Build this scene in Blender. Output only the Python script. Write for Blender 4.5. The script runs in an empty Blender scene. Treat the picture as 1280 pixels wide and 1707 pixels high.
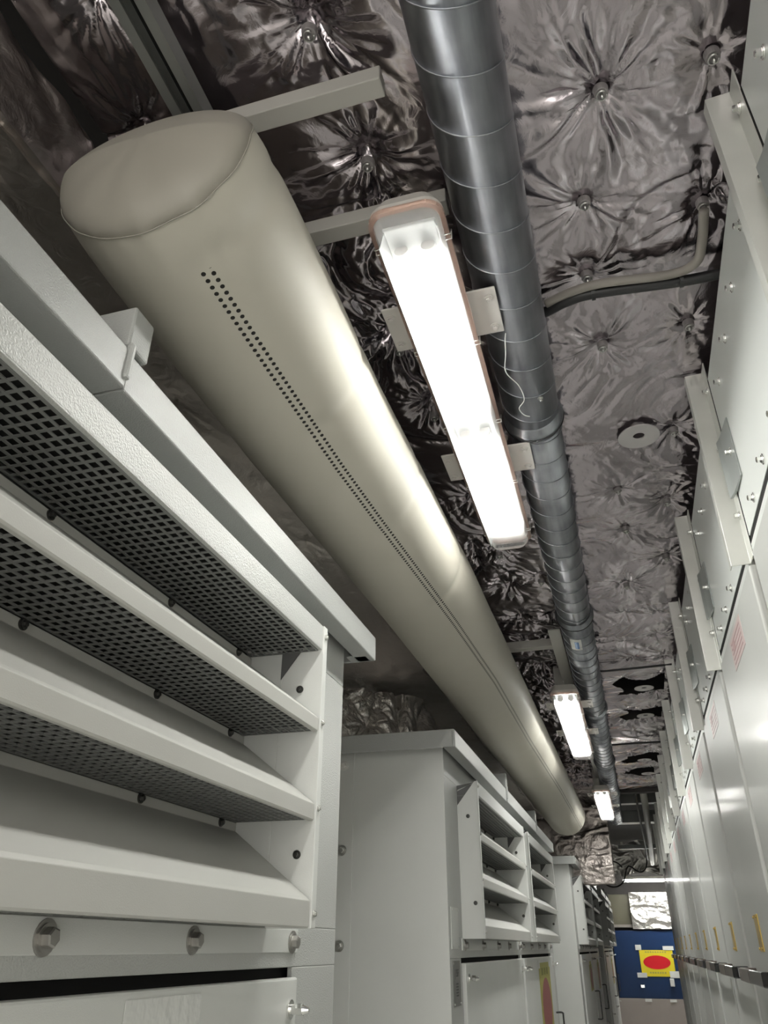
import bpy, bmesh, math, random
import numpy as np
from mathutils import Vector, Matrix

S = bpy.context.scene
COL = S.collection
H = 1.36                      # camera height above the floor; z below is measured from the camera
random.seed(7)
PI = math.pi

# ------------------------------------------------------------------ camera
XA = (0.95896, 0.13749, 0.24799)
YA = (0.28353, -0.47712, -0.83185)
ZA = (0.00395, 0.86802, -0.49651)
cd = bpy.data.cameras.new('camera'); cam = bpy.data.objects.new('camera', cd); COL.objects.link(cam)
R = Matrix((XA, YA, ZA)).to_4x4()
cam.matrix_world = Matrix.Translation((0, 0, H)) @ R
cd.sensor_fit = 'HORIZONTAL'; cd.sensor_width = 36.0; cd.lens = 36.0 * 1268.0 / 1280.0
cd.clip_start = 0.02; cd.clip_end = 60
S.camera = cam

# ------------------------------------------------------------------ world, exposure
w = bpy.data.worlds.new('world'); S.world = w; w.use_nodes = True
w.node_tree.nodes['Background'].inputs[0].default_value = (1.0, 0.97, 0.90, 1)
w.node_tree.nodes['Background'].inputs[1].default_value = 3.0
S.view_settings.view_transform = 'Standard'
S.view_settings.look = 'None'
S.view_settings.exposure = 0.25
S.view_settings.gamma = 1.0
S.view_settings.use_curve_mapping = False
TUBE_STRENGTH = 88.0

# ------------------------------------------------------------------ materials
def newmat(name):
    m = bpy.data.materials.new(name); m.use_nodes = True
    nt = m.node_tree
    return m, nt, nt.nodes['Principled BSDF']

def setp(b, **k):
    for a, v in k.items():
        b.inputs[a.replace('_', ' ')].default_value = v

def paint(name, col, rough=0.45, metal=0.0, grain=0.0, gscale=400, spec=0.5, coat=0.0, var=0.05, vscale=6, gdist=0.001):
    m, nt, b = newmat(name)
    b.inputs['Roughness'].default_value = rough; b.inputs['Metallic'].default_value = metal
    b.inputs['Specular IOR Level'].default_value = spec
    b.inputs['Coat Weight'].default_value = coat; b.inputs['Coat Roughness'].default_value = 0.12
    tc = nt.nodes.new('ShaderNodeTexCoord')
    n = nt.nodes.new('ShaderNodeTexNoise'); n.inputs['Scale'].default_value = vscale; n.inputs['Detail'].default_value = 5
    nt.links.new(tc.outputs['Object'], n.inputs['Vector'])
    mx = nt.nodes.new('ShaderNodeMix'); mx.data_type = 'RGBA'
    mx.inputs['A'].default_value = tuple(c * (1 - var) for c in col) + (1,)
    mx.inputs['B'].default_value = tuple(min(1, c * (1 + var)) for c in col) + (1,)
    nt.links.new(n.outputs['Fac'], mx.inputs['Factor']); nt.links.new(mx.outputs['Result'], b.inputs['Base Color'])
    if grain > 0:
        g = nt.nodes.new('ShaderNodeTexNoise'); g.inputs['Scale'].default_value = gscale; g.inputs['Detail'].default_value = 2
        nt.links.new(tc.outputs['Object'], g.inputs['Vector'])
        bp = nt.nodes.new('ShaderNodeBump'); bp.inputs['Strength'].default_value = grain; bp.inputs['Distance'].default_value = gdist
        nt.links.new(g.outputs['Fac'], bp.inputs['Height']); nt.links.new(bp.outputs['Normal'], b.inputs['Normal'])
    return m

def foil(name, col, rough=0.24, s1=14.0, strength=0.6, dist=0.012, tint=None):
    m, nt, b = newmat(name)
    setp(b, Metallic=1.0, Roughness=rough)
    tc = nt.nodes.new('ShaderNodeTexCoord')
    n0 = nt.nodes.new('ShaderNodeTexNoise'); n0.inputs['Scale'].default_value = 4; n0.inputs['Detail'].default_value = 4
    nt.links.new(tc.outputs['Object'], n0.inputs['Vector'])
    add = nt.nodes.new('ShaderNodeVectorMath'); add.operation = 'MULTIPLY_ADD'
    add.inputs[1].default_value = (0.12, 0.12, 0.12)
    nt.links.new(n0.outputs['Color'], add.inputs[0]); nt.links.new(tc.outputs['Object'], add.inputs[2])
    hs = []
    for sc, am in ((s1, 1.0), (s1 * 3.2, 0.35)):
        v = nt.nodes.new('ShaderNodeTexVoronoi'); v.feature = 'SMOOTH_F1'; v.inputs['Scale'].default_value = sc
        v.inputs['Smoothness'].default_value = 0.15
        nt.links.new(add.outputs[0], v.inputs['Vector'])
        q = nt.nodes.new('ShaderNodeMath'); q.operation = 'MULTIPLY'; q.inputs[1].default_value = am
        nt.links.new(v.outputs['Distance'], q.inputs[0]); hs.append(q)
    n2 = nt.nodes.new('ShaderNodeTexNoise'); n2.inputs['Scale'].default_value = s1 * 1.3; n2.inputs['Detail'].default_value = 6
    n2.inputs['Distortion'].default_value = 2.5; n2.inputs['Roughness'].default_value = 0.55
    nt.links.new(tc.outputs['Object'], n2.inputs['Vector'])
    q3 = nt.nodes.new('ShaderNodeMath'); q3.operation = 'MULTIPLY'; q3.inputs[1].default_value = 0.9
    nt.links.new(n2.outputs['Fac'], q3.inputs[0])
    a1 = nt.nodes.new('ShaderNodeMath'); a1.operation = 'ADD'
    nt.links.new(hs[0].outputs[0], a1.inputs[0]); nt.links.new(hs[1].outputs[0], a1.inputs[1])
    a2 = nt.nodes.new('ShaderNodeMath'); a2.operation = 'ADD'
    nt.links.new(a1.outputs[0], a2.inputs[0]); nt.links.new(q3.outputs[0], a2.inputs[1])
    bp = nt.nodes.new('ShaderNodeBump'); bp.inputs['Strength'].default_value = strength; bp.inputs['Distance'].default_value = dist
    nt.links.new(a2.outputs[0], bp.inputs['Height']); nt.links.new(bp.outputs['Normal'], b.inputs['Normal'])
    mx = nt.nodes.new('ShaderNodeMix'); mx.data_type = 'RGBA'
    mx.inputs['A'].default_value = tuple(c * 0.85 for c in col) + (1,); mx.inputs['B'].default_value = col + (1,)
    nt.links.new(n0.outputs['Fac'], mx.inputs['Factor']); nt.links.new(mx.outputs['Result'], b.inputs['Base Color'])
    return m

M = {}
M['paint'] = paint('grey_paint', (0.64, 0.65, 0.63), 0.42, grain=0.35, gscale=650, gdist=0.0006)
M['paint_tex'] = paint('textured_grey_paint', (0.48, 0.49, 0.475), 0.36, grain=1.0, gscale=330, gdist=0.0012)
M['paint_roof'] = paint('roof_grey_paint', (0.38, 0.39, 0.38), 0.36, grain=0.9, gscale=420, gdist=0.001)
M['mesh'] = paint('mesh_paint', (0.17, 0.175, 0.17), 0.5)
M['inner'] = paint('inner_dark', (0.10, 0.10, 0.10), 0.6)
M['blade'] = paint('blade_paint', (0.45, 0.45, 0.425), 0.45, grain=0.2, gscale=500)
M['zinc'] = paint('zinc_sheet', (0.78, 0.81, 0.79), 0.34, metal=0.0, spec=0.6, var=0.06, vscale=3)
M['frame'] = paint('frame_paint', (0.40, 0.39, 0.37), 0.5, grain=0.5, gscale=500)
M['disc'] = paint('disc_grey', (0.50, 0.48, 0.48), 0.6)
M['zinc_door'] = paint('zinc_door_paint', (0.58, 0.59, 0.57), 0.42, metal=0.0, spec=0.6, coat=0.12, var=0.06, vscale=3)
M['bracket'] = paint('bracket_zinc', (0.70, 0.71, 0.67), 0.32, metal=0.3, var=0.1, vscale=12)
M['clip'] = paint('clip_zinc', (0.42, 0.45, 0.44), 0.35, metal=0.5)
M['steel'] = paint('steel', (0.60, 0.60, 0.58), 0.28, metal=1.0)
M['bolt_steel'] = paint('bolt_steel', (0.40, 0.39, 0.37), 0.35, metal=0.9)
M['dark_screw'] = paint('dark_screw', (0.10, 0.10, 0.095), 0.3, metal=0.8)
M['chrome'] = paint('chrome', (0.80, 0.80, 0.78), 0.12, metal=1.0)
M['black'] = paint('black_rubber', (0.012, 0.012, 0.013), 0.45)
M['gap'] = paint('gap_black', (0.006, 0.006, 0.006), 0.9)
M['handle'] = paint('handle_black', (0.02, 0.019, 0.02), 0.22, coat=0.5)
M['handle_face'] = paint('handle_reflection', (0.20, 0.165, 0.15), 0.28, metal=0.6)  # bronze tone painting the reflection along the black handle
M['brass'] = paint('brass', (0.70, 0.50, 0.14), 0.3, metal=0.8)
M['strut'] = paint('strut_cream', (0.40, 0.39, 0.36), 0.5)
M['rail'] = paint('rail_galv', (0.30, 0.31, 0.30), 0.4, metal=0.7)
M['plate'] = paint('plate_cream', (0.55, 0.53, 0.51), 0.45)
M['house'] = paint('lamp_housing', (0.50, 0.48, 0.45), 0.45)
M['tray'] = paint('lamp_tray', (0.42, 0.43, 0.43), 0.4)
M['washer'] = paint('washer_grey', (0.30, 0.28, 0.28), 0.5, metal=0.4)
M['tan'] = paint('tan_sleeve', (0.24, 0.22, 0.20), 0.6)
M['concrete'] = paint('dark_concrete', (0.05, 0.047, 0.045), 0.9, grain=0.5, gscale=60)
M['wall'] = paint('wall_paint', (0.72, 0.71, 0.68), 0.7)
M['wallbeige'] = paint('wall_beige', (0.36, 0.32, 0.30), 0.5)
M['floor'] = paint('floor_epoxy', (0.75, 0.75, 0.72), 0.35, coat=0.3)
M['blue'] = paint('blue_panel', (0.004, 0.024, 0.085), 0.4)
M['yellow'] = paint('yellow_paper', (0.80, 0.66, 0.03), 0.5)
M['red'] = paint('red_ink', (0.62, 0.01, 0.02), 0.5)
M['olive'] = paint('shaded_yellow_and_print', (0.42, 0.40, 0.10), 0.5)  # yellow dulled for shade on the left doors, also used for print
M['ink_olive'] = paint('olive_ink', (0.22, 0.22, 0.03), 0.5)
M['maroon'] = paint('shaded_red', (0.30, 0.09, 0.09), 0.5)  # red dulled for shade and reflection on the left doors
M['white'] = paint('white_tape', (0.75, 0.76, 0.74), 0.4)
M['pink'] = paint('pink_sticker', (0.60, 0.49, 0.48), 0.4)
M['pinkline'] = paint('sticker_print', (0.50, 0.33, 0.34), 0.5)
M['nameplate'] = paint('nameplate_metal', (0.20, 0.20, 0.19), 0.4, metal=0.5)
M['ink'] = paint('ink', (0.04, 0.04, 0.04), 0.5)
M['ecru'] = paint('olive_door', (0.10, 0.095, 0.065), 0.5)
M['bluetag'] = paint('blue_sticker', (0.03, 0.16, 0.42), 0.4)
M['foil'] = foil('ceiling_foil', (0.50, 0.455, 0.485), rough=0.17, s1=13.0, strength=0.2, dist=0.006)
M['foil_wall'] = foil('bulkhead_foil', (0.36, 0.325, 0.305), rough=0.3, s1=16.0, strength=0.4, dist=0.008)
M['foil_trunk'] = foil('wall_foil', (0.72, 0.67, 0.64), rough=0.34, s1=11.0, strength=0.45, dist=0.01)
M['foil_bright'] = foil('loose_foil', (0.85, 0.83, 0.80), rough=0.34, s1=14.0, strength=0.7, dist=0.012)

def mk_galv():
    m, nt, b = newmat('spiral_galvanised')
    setp(b, Metallic=0.9, Roughness=0.33)
    tc = nt.nodes.new('ShaderNodeTexCoord')
    mp = nt.nodes.new('ShaderNodeMapping'); mp.inputs['Scale'].default_value = (40, 4, 40)
    nt.links.new(tc.outputs['Object'], mp.inputs['Vector'])
    n = nt.nodes.new('ShaderNodeTexNoise'); n.inputs['Scale'].default_value = 1.2; n.inputs['Detail'].default_value = 5
    nt.links.new(mp.outputs['Vector'], n.inputs['Vector'])
    n2 = nt.nodes.new('ShaderNodeTexNoise'); n2.inputs['Scale'].default_value = 9; n2.inputs['Detail'].default_value = 6
    nt.links.new(tc.outputs['Object'], n2.inputs['Vector'])
    r = nt.nodes.new('ShaderNodeValToRGB'); r.color_ramp.elements[0].color = (0.20, 0.21, 0.235, 1); r.color_ramp.elements[1].color = (0.46, 0.475, 0.51, 1)
    r.color_ramp.elements[0].position = 0.3; r.color_ramp.elements[1].position = 0.7
    ad = nt.nodes.new('ShaderNodeMath'); ad.operation = 'MULTIPLY_ADD'; ad.inputs[1].default_value = 0.5
    nt.links.new(n.outputs['Fac'], ad.inputs[0])
    h = nt.nodes.new('ShaderNodeMath'); h.operation = 'MULTIPLY'; h.inputs[1].default_value = 0.5
    nt.links.new(n2.outputs['Fac'], h.inputs[0]); nt.links.new(h.outputs[0], ad.inputs[2])
    nt.links.new(ad.outputs[0], r.inputs['Fac']); nt.links.new(r.outputs['Color'], b.inputs['Base Color'])
    return m
M['galv'] = mk_galv()

def mk_fabric():
    m, nt, b = newmat('duct_fabric')
    setp(b, Roughness=0.58)
    b.inputs['Specular IOR Level'].default_value = 0.35
    uv = nt.nodes.new('ShaderNodeUVMap'); uv.uv_map = 'UVMap'
    sp = nt.nodes.new('ShaderNodeSeparateXYZ'); nt.links.new(uv.outputs['UV'], sp.inputs[0])
    pitch = 0.0137
    def mth(op, a, bval=None, c=None):
        q = nt.nodes.new('ShaderNodeMath'); q.operation = op
        for i, v in enumerate((a, bval, c)):
            if v is None: continue
            if isinstance(v, (int, float)): q.inputs[i].default_value = v
            else: nt.links.new(v, q.inputs[i])
        return q.outputs[0]
    masks = []
    for u0, v0 in ((0.0, 0.0), (0.0145, 0.0065)):
        du = mth('SUBTRACT', sp.outputs['X'], u0)
        fr = mth('FRACT', mth('DIVIDE', mth('SUBTRACT', sp.outputs['Y'], v0), pitch))
        dv = mth('MULTIPLY', mth('SUBTRACT', fr, 0.5), pitch)
        d = mth('SQRT', mth('ADD', mth('MULTIPLY', du, du), mth('MULTIPLY', dv, dv)))
        masks.append(mth('LESS_THAN', d, 0.0038))
    mk = mth('MAXIMUM', masks[0], masks[1])
    mk = mth('MULTIPLY', mk, mth('GREATER_THAN', sp.outputs['Y'], 0.715))
    tc = nt.nodes.new('ShaderNodeTexCoord')
    n = nt.nodes.new('ShaderNodeTexNoise'); n.inputs['Scale'].default_value = 2.5; n.inputs['Detail'].default_value = 4
    nt.links.new(tc.outputs['Object'], n.inputs['Vector'])
    mx0 = nt.nodes.new('ShaderNodeMix'); mx0.data_type = 'RGBA'
    mx0.inputs['A'].default_value = (0.44, 0.42, 0.36, 1); mx0.inputs['B'].default_value = (0.48, 0.46, 0.40, 1)
    nt.links.new(n.outputs['Fac'], mx0.inputs['Factor'])
    mx = nt.nodes.new('ShaderNodeMix'); mx.data_type = 'RGBA'; mx.inputs['B'].default_value = (0.012, 0.011, 0.01, 1)
    nt.links.new(mx0.outputs['Result'], mx.inputs['A']); nt.links.new(mk, mx.inputs['Factor'])
    nt.links.new(mx.outputs['Result'], b.inputs['Base Color'])
    return m
M['fabric'] = mk_fabric()
M['fabric_plain'] = paint('duct_fabric_shaded', (0.27, 0.255, 0.22), 0.5, var=0.04)  # same duct fabric, darkened in colour for the shaded end cap

def mk_emit():
    m, nt, b = newmat('led_tube')
    setp(b, Roughness=0.5)
    b.inputs['Base Color'].default_value = (0.9, 0.9, 0.9, 1)
    b.inputs['Emission Color'].default_value = (1.0, 0.985, 0.93, 1); b.inputs['Emission Strength'].default_value = TUBE_STRENGTH
    return m
M['tube'] = mk_emit()

def mk_cover(name, col, diff, rough=0.15):
    m = bpy.data.materials.new(name); m.use_nodes = True; nt = m.node_tree
    for n in list(nt.nodes):
        if n.type != 'OUTPUT_MATERIAL': nt.nodes.remove(n)
    out = [n for n in nt.nodes if n.type == 'OUTPUT_MATERIAL'][0]
    tr = nt.nodes.new('ShaderNodeBsdfTransparent'); tr.inputs[0].default_value = col + (1,)
    tl = nt.nodes.new('ShaderNodeBsdfTranslucent'); tl.inputs[0].default_value = col + (1,)
    gl = nt.nodes.new('ShaderNodeBsdfGlossy'); gl.inputs[0].default_value = (1, 1, 1, 1); gl.inputs['Roughness'].default_value = rough
    m1 = nt.nodes.new('ShaderNodeMixShader'); m1.inputs[0].default_value = diff
    nt.links.new(tr.outputs[0], m1.inputs[1]); nt.links.new(tl.outputs[0], m1.inputs[2])
    lw = nt.nodes.new('ShaderNodeLayerWeight'); lw.inputs[0].default_value = 0.25
    m2 = nt.nodes.new('ShaderNodeMixShader'); nt.links.new(lw.outputs['Fresnel'], m2.inputs[0])
    nt.links.new(m1.outputs[0], m2.inputs[1]); nt.links.new(gl.outputs[0], m2.inputs[2])
    nt.links.new(m2.outputs[0], out.inputs[0])
    return m
M['cover'] = mk_cover('lamp_cover', (0.96, 0.97, 0.97), 0.14)
M['rim'] = mk_cover('lamp_rim', (0.93, 0.78, 0.72), 0.55)
M['clear_tape'] = paint('clear_tape', (0.74, 0.75, 0.73), 0.12, grain=0.8, gscale=45, gdist=0.004, coat=0.6)

# ------------------------------------------------------------------ mesh helpers
def nb(): return bmesh.new()

def box(bm, x0, x1, y0, y1, z0, z1):
    vs = [bm.verts.new(p) for p in ((x0, y0, z0), (x1, y0, z0), (x1, y1, z0), (x0, y1, z0), (x0, y0, z1), (x1, y0, z1), (x1, y1, z1), (x0, y1, z1))]
    for f in ((0, 3, 2, 1), (4, 5, 6, 7), (0, 1, 5, 4), (1, 2, 6, 5), (2, 3, 7, 6), (3, 0, 4, 7)):
        bm.faces.new([vs[i] for i in f])
    return bm

def prism(bm, pts, axis, a, b):
    """extrude polygon pts (2D in the other two axes) along axis from a to b"""
    def mk(p, t):
        if axis == 0: return (t, p[0], p[1])
        if axis == 1: return (p[0], t, p[1])
        return (p[0], p[1], t)
    v0 = [bm.verts.new(mk(p, a)) for p in pts]; v1 = [bm.verts.new(mk(p, b)) for p in pts]
    n = len(pts)
    try:
        bm.faces.new(v0); bm.faces.new(v1[::-1])
        for i in range(n):
            bm.faces.new((v0[i], v1[i], v1[(i + 1) % n], v0[(i + 1) % n]))
    except ValueError: pass
    return bm

def cyl(bm, p0, p1, r0, r1=None, seg=12, caps=True, rot=0.0):
    p0 = Vector(p0); p1 = Vector(p1); r1 = r0 if r1 is None else r1
    d = (p1 - p0).normalized()
    a = d.orthogonal().normalized(); b = d.cross(a)
    c0 = []; c1 = []
    for i in range(seg):
        t = 2 * PI * i / seg + rot
        o = a * math.cos(t) + b * math.sin(t)
        c0.append(bm.verts.new(p0 + o * r0)); c1.append(bm.verts.new(p1 + o * r1))
    for i in range(seg):
        j = (i + 1) % seg
        bm.faces.new((c0[i], c0[j], c1[j], c1[i]))
    if caps:
        bm.faces.new(c0[::-1]); bm.faces.new(c1)
    return bm

def tube(bm, pts, r, seg=8):
    pts = [Vector(p) for p in pts]
    rings = []
    up = None
    for i, p in enumerate(pts):
        t = (pts[min(i + 1, len(pts) - 1)] - pts[max(i - 1, 0)]).normalized()
        if up is None: up = t.orthogonal().normalized()
        up = (up - t * up.dot(t)).normalized(); s = t.cross(up)
        rings.append([bm.verts.new(p + (up * math.cos(2 * PI * k / seg) + s * math.sin(2 * PI * k / seg)) * r) for k in range(seg)])
    for a, b in zip(rings[:-1], rings[1:]):
        for k in range(seg):
            bm.faces.new((a[k], a[(k + 1) % seg], b[(k + 1) % seg], b[k]))
    bm.faces.new(rings[0][::-1]); bm.faces.new(rings[-1])
    return bm

def spline(pts, n=8):
    out = []
    P = [Vector(p) for p in pts]
    for i in range(len(P) - 1):
        p0 = P[max(i - 1, 0)]; p1 = P[i]; p2 = P[i + 1]; p3 = P[min(i + 2, len(P) - 1)]
        for k in range(n):
            t = k / n
            out.append(0.5 * ((2 * p1) + (p2 - p0) * t + (2 * p0 - 5 * p1 + 4 * p2 - p3) * t * t + (3 * p1 - p0 - 3 * p2 + p3) * t ** 3))
    out.append(P[-1]); return out

def bolt(bm, c, d, r=0.009, h=0.008, washer=True):
    c = Vector(c); d = Vector(d).normalized()
    if washer:
        cyl(bm, c, c + d * 0.0022, r * 1.75, seg=20)
        cyl(bm, c + d * 0.0022, c + d * 0.0042, r * 1.35, seg=18)
    cyl(bm, c + d * 0.004, c + d * (0.004 + h * 0.85), r, seg=6)
    cyl(bm, c + d * (0.004 + h * 0.85), c + d * (0.004 + h), r, r * 0.8, seg=6)
    return bm

def world_loc(o):
    v = Vector((0, 0, 0))
    while o is not None:
        v = v + o.location; o = o.parent
    return v

def obj(name, bm, mat, parent=None, bevel=0.0, smooth=False, loc=None, seg=2):
    """bm vertices are in world x, y and camera-relative z"""
    bmesh.ops.recalc_face_normals(bm, faces=bm.faces)
    base = world_loc(parent) if parent else Vector(loc or (0, 0, 0))
    bmesh.ops.translate(bm, verts=bm.verts, vec=Vector((0, 0, H)) - base)
    me = bpy.data.meshes.new(name); bm.to_mesh(me); bm.free()
    if smooth:
        for p in me.polygons: p.use_smooth = True
    me.materials.append(M[mat] if isinstance(mat, str) else mat)
    o = bpy.data.objects.new(name, me); COL.objects.link(o)
    if parent: o.parent = parent
    elif loc: o.location = loc
    if bevel > 0:
        b = o.modifiers.new('bevel', 'BEVEL'); b.width = bevel; b.segments = seg; b.limit_method = 'ANGLE'; b.angle_limit = math.radians(40)
    return o

def tag(o, label, cat, group=None):
    o['label'] = label; o['category'] = cat
    if group: o['group'] = group
    return o

def thing(name, label, cat, loc, group=None):
    o = bpy.data.objects.new(name, None); COL.objects.link(o); o.location = loc
    o.empty_display_size = 0.1
    return tag(o, label, cat, group)

def struct(name, bm, mat, **k):
    o = obj(name, bm, mat, **k); o['kind'] = 'structure'; return o

def kids(o): return [c for c in bpy.data.objects if c.parent == o]

def dup(o, parent=None, shift=None, label=None, skip=()):
    c = o.copy(); COL.objects.link(c); c.parent = parent
    if shift: c.location = o.location + Vector(shift)
    if label: c['label'] = label
    for ch in kids(o):
        if ch in skip: continue
        dup(ch, c)
    return c

# ------------------------------------------------------------------ crumpled foil sheets
def vnoise(x, y, seed):
    """smooth value noise on arrays"""
    rs = np.random.RandomState(seed); T = rs.rand(256, 256)
    xi = np.floor(x).astype(int); yi = np.floor(y).astype(int); fx = x - xi; fy = y - yi
    fx = fx * fx * (3 - 2 * fx); fy = fy * fy * (3 - 2 * fy)
    a = T[xi % 256, yi % 256]; b = T[(xi + 1) % 256, yi % 256]; c = T[xi % 256, (yi + 1) % 256]; d = T[(xi + 1) % 256, (yi + 1) % 256]
    return a + (b - a) * fx + (c - a) * fy + (a - b - c + d) * fx * fy

def ridged(x, y, seed, octv=4, gain=0.5):
    h = 0; amp = 1
    for k in range(octv):
        n = vnoise(x * 2 ** k + 17 * k, y * 2 ** k - 9 * k, seed + k)
        h = h + amp * (1 - np.abs(2 * n - 1)); amp *= gain
    return h

def crumple(u, v, pins, seed, amp=0.010, star=0.009, starr=0.10):
    wx = (vnoise(u * 3.3, v * 3.3, seed + 50) - .5) * 2.6; wy = (vnoise(u * 3.3 + 40, v * 3.3, seed + 51) - .5) * 2.6
    zone = vnoise(u * 2.6 + 7, v * 2.6, seed + 60) ** 2.2
    big = 1 - np.abs(2 * vnoise(u * 4.2 + wx, v * 4.2 + wy, seed) - 1)
    med = 1 - np.abs(2 * vnoise(u * 9 + wx * 2.2, v * 8 + wy * 2.2, seed + 1) - 1)
    h = amp * (0.9 * big ** 1.5 + (0.25 + zone) * 0.75 * med ** 2 + (0.06 + zone) * 0.55 * ridged(u * 22 + wx * 3, v * 20 + wy * 3, seed + 2, 3, 0.5))
    h += 0.016 * vnoise(u * 2.4, v * 2.4, seed + 70)
    rs = np.random.RandomState(seed + 5)
    for (px, py, sz) in pins:
        du = u - px; dv = v - py; r = np.sqrt(du * du + dv * dv) + 1e-6; th = np.arctan2(dv, du)
        pat = 0
        ph = rs.rand(6) * 6.28
        for q, (k, a) in enumerate(((6, .9), (10, .9), (16, 1.0), (22, .7), (34, .25))):
            wob = 1.1 * np.sin(r * 17 + ph[(q + 2) % 6] * 3)
            pat = pat + a * (1 - np.abs(np.sin(k * th / 2.0 + ph[q] + wob)) * 2)
        sect = 0.05 + 1.35 * vnoise(np.cos(th) * 1.7 + px * 13 + 20, np.sin(th) * 1.7 + py * 7 + 20, seed + 80)
        env = (r / 0.03) / (1 + (r / 0.03)) * np.exp(-(r / (starr * sz)) ** 2)
        h = h + star * 0.42 * pat * env * sect * sz
        h = h + 0.022 * sz * np.exp(-(r / 0.035) ** 1.0)
    return h

def foil_sheet(name, us, vs, place, hfun, mat, cut=None, parent=None):
    """grid with coordinate arrays; place(u, v, h) -> world coordinates (camera-relative z)"""
    U, V = np.meshgrid(us, vs, indexing='ij')
    Hh = hfun(U, V)
    Xw, Yw, Zw = place(U, V, Hh)
    co = np.stack([Xw, Yw, Zw + H], -1).reshape(-1, 3)
    nu, nv = len(us), len(vs)
    I = np.arange(nu * nv).reshape(nu, nv)
    q = np.stack([I[:-1, :-1], I[1:, :-1], I[1:, 1:], I[:-1, 1:]], -1).reshape(-1, 4)
    if cut is not None:
        cu = (U[:-1, :-1] + U[1:, 1:]) / 2; cv = (V[:-1, :-1] + V[1:, 1:]) / 2
        q = q[~cut(cu, cv).reshape(-1)]
    me = bpy.data.meshes.new(name)
    me.vertices.add(len(co)); me.vertices.foreach_set('co', co.ravel())
    me.loops.add(q.size); me.loops.foreach_set('vertex_index', q.ravel().astype(np.int32))
    me.polygons.add(len(q)); me.polygons.foreach_set('loop_start', np.arange(0, q.size, 4, dtype=np.int32))
    me.polygons.foreach_set('loop_total', np.full(len(q), 4, dtype=np.int32))
    me.polygons.foreach_set('use_smooth', np.ones(len(q), dtype=bool))
    me.update(); me.validate()
    me.materials.append(M[mat])
    o = bpy.data.objects.new(name, me); COL.objects.link(o)
    if parent: o.parent = parent
    return o

CZ = 1.345
pins = [(-0.329, 0.648, 1.2), (-0.309, 0.913, 1.0), (0.139, 0.892, 1.6), (0.095, 1.125, 1.2), (0.088, 1.33, 1.0), (0.112, 1.581, 1.2),
        (0.327, 0.88, 1.0), (0.33, 1.196, 1.1), (0.32, 1.56, 1.0), (0.198, 2.004, 0.8), (-0.392, 1.45, 1.0), (-0.37, 1.75, 1.0), (-0.33, 1.10, 0.9),
        (0.30, 2.02, 1.0), (0.13, 2.32, 1.0), (0.15, 2.62, 1.0), (0.29, 2.45, 1.0), (0.144, 3.138, 1.3), (0.30, 2.9, 1.0),
        (-0.35, 2.3, 1.2), (-0.33, 2.7, 1.2), (-0.22, 2.55, 1.0), (-0.34, 3.1, 1.2), (-0.2, 3.0, 1.0), (-0.62, 0.36, 1.0), (-0.72, 0.75, 1.1), (-0.65, 0.5, .8)]
for k in range(14):
    yy = 3.5 + 0.33 * k
    for xx in (-0.33, -0.2, 0.13, 0.3):
        pins.append((xx + random.uniform(-.03, .03), yy + random.uniform(-.06, .06), 1.1))
cuts = [(0.07, 0.33, 4.50, 4.80), (0.09, 0.33, 5.16, 5.46), (0.06, 0.33, 6.55, 6.85), (0.08, 0.30, 7.15, 7.45)]
ys = np.concatenate([np.arange(-2.2, 0.3, 0.03), np.arange(0.3, 3.0, 0.0045), np.arange(3.0, 5.0, 0.009), np.arange(5.0, 8.11, 0.014)])
xs = np.arange(-0.797, 0.62, 0.0048)
def ceil_h(U, V):
    h = crumple(U, V, pins, 3, amp=0.0125)
    h = h * (1 + 1.5 / (1 + np.exp((U + 0.22) * 25)))
    # smooth taped bands across the sheet
    return h
def ceil_cut(cu, cv):
    m = np.zeros(cu.shape, bool)
    for a, b, c, d in cuts: m |= (cu > a + 0.03 * np.sin(cv * 23)) & (cu < b) & (cv > c + 0.04 * np.sin(cu * 17 + c)) & (cv < d + 0.03 * np.sin(cu * 21 + d))
    return m
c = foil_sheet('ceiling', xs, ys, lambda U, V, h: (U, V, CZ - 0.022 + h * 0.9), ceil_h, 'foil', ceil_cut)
c['kind'] = 'structure'

# foil wrapped trunk above the left cabinets: side face and underside
tr = thing('wrapped_duct', 'long foil wrapped trunk running above the left hand louvred cabinets', 'duct', (-1.08, 3.3, 1.15 + H))
tp = [(-0.9, 0.6, 1.0), (-0.93, 1.3, 1.0), (-0.9, 2.1, 1.0), (-1.1, 3.0, 1.2), (-1.0, 4.0, 1.0), (-1.2, 4.4, 1.0)] + [(-0.95, 5 + .6 * k, 1) for k in range(6)]
def place_u(U, V, h):
    return U - tr.location.x, V - tr.location.y, 1.148 + h * 0.8 - tr.location.z
ys2 = np.concatenate([np.arange(-2.15, 0.3, 0.03), np.arange(0.3, 5.2, 0.0085), np.arange(5.2, 8.6, 0.02)])
def underh(U, V): return crumple(U * 1.0, V * 0.35 + U * .2, [], 21, amp=0.02) + crumple(U, V, tp, 22, amp=0.004)
foil_sheet('foil_underside', np.arange(-1.345, -0.80, 0.007), ys2, place_u, underh, 'foil_trunk', parent=tr)
def place_s(U, V, h):
    return -0.806 - h * 0.9 - tr.location.x + 0.008, V - tr.location.y, U - tr.location.z
foil_sheet('foil_side', np.arange(1.158, 1.365, 0.008), ys2, place_s, lambda U, V: crumple(U, V * 0.5, [], 33, amp=0.02), 'foil_trunk', parent=tr)

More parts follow.
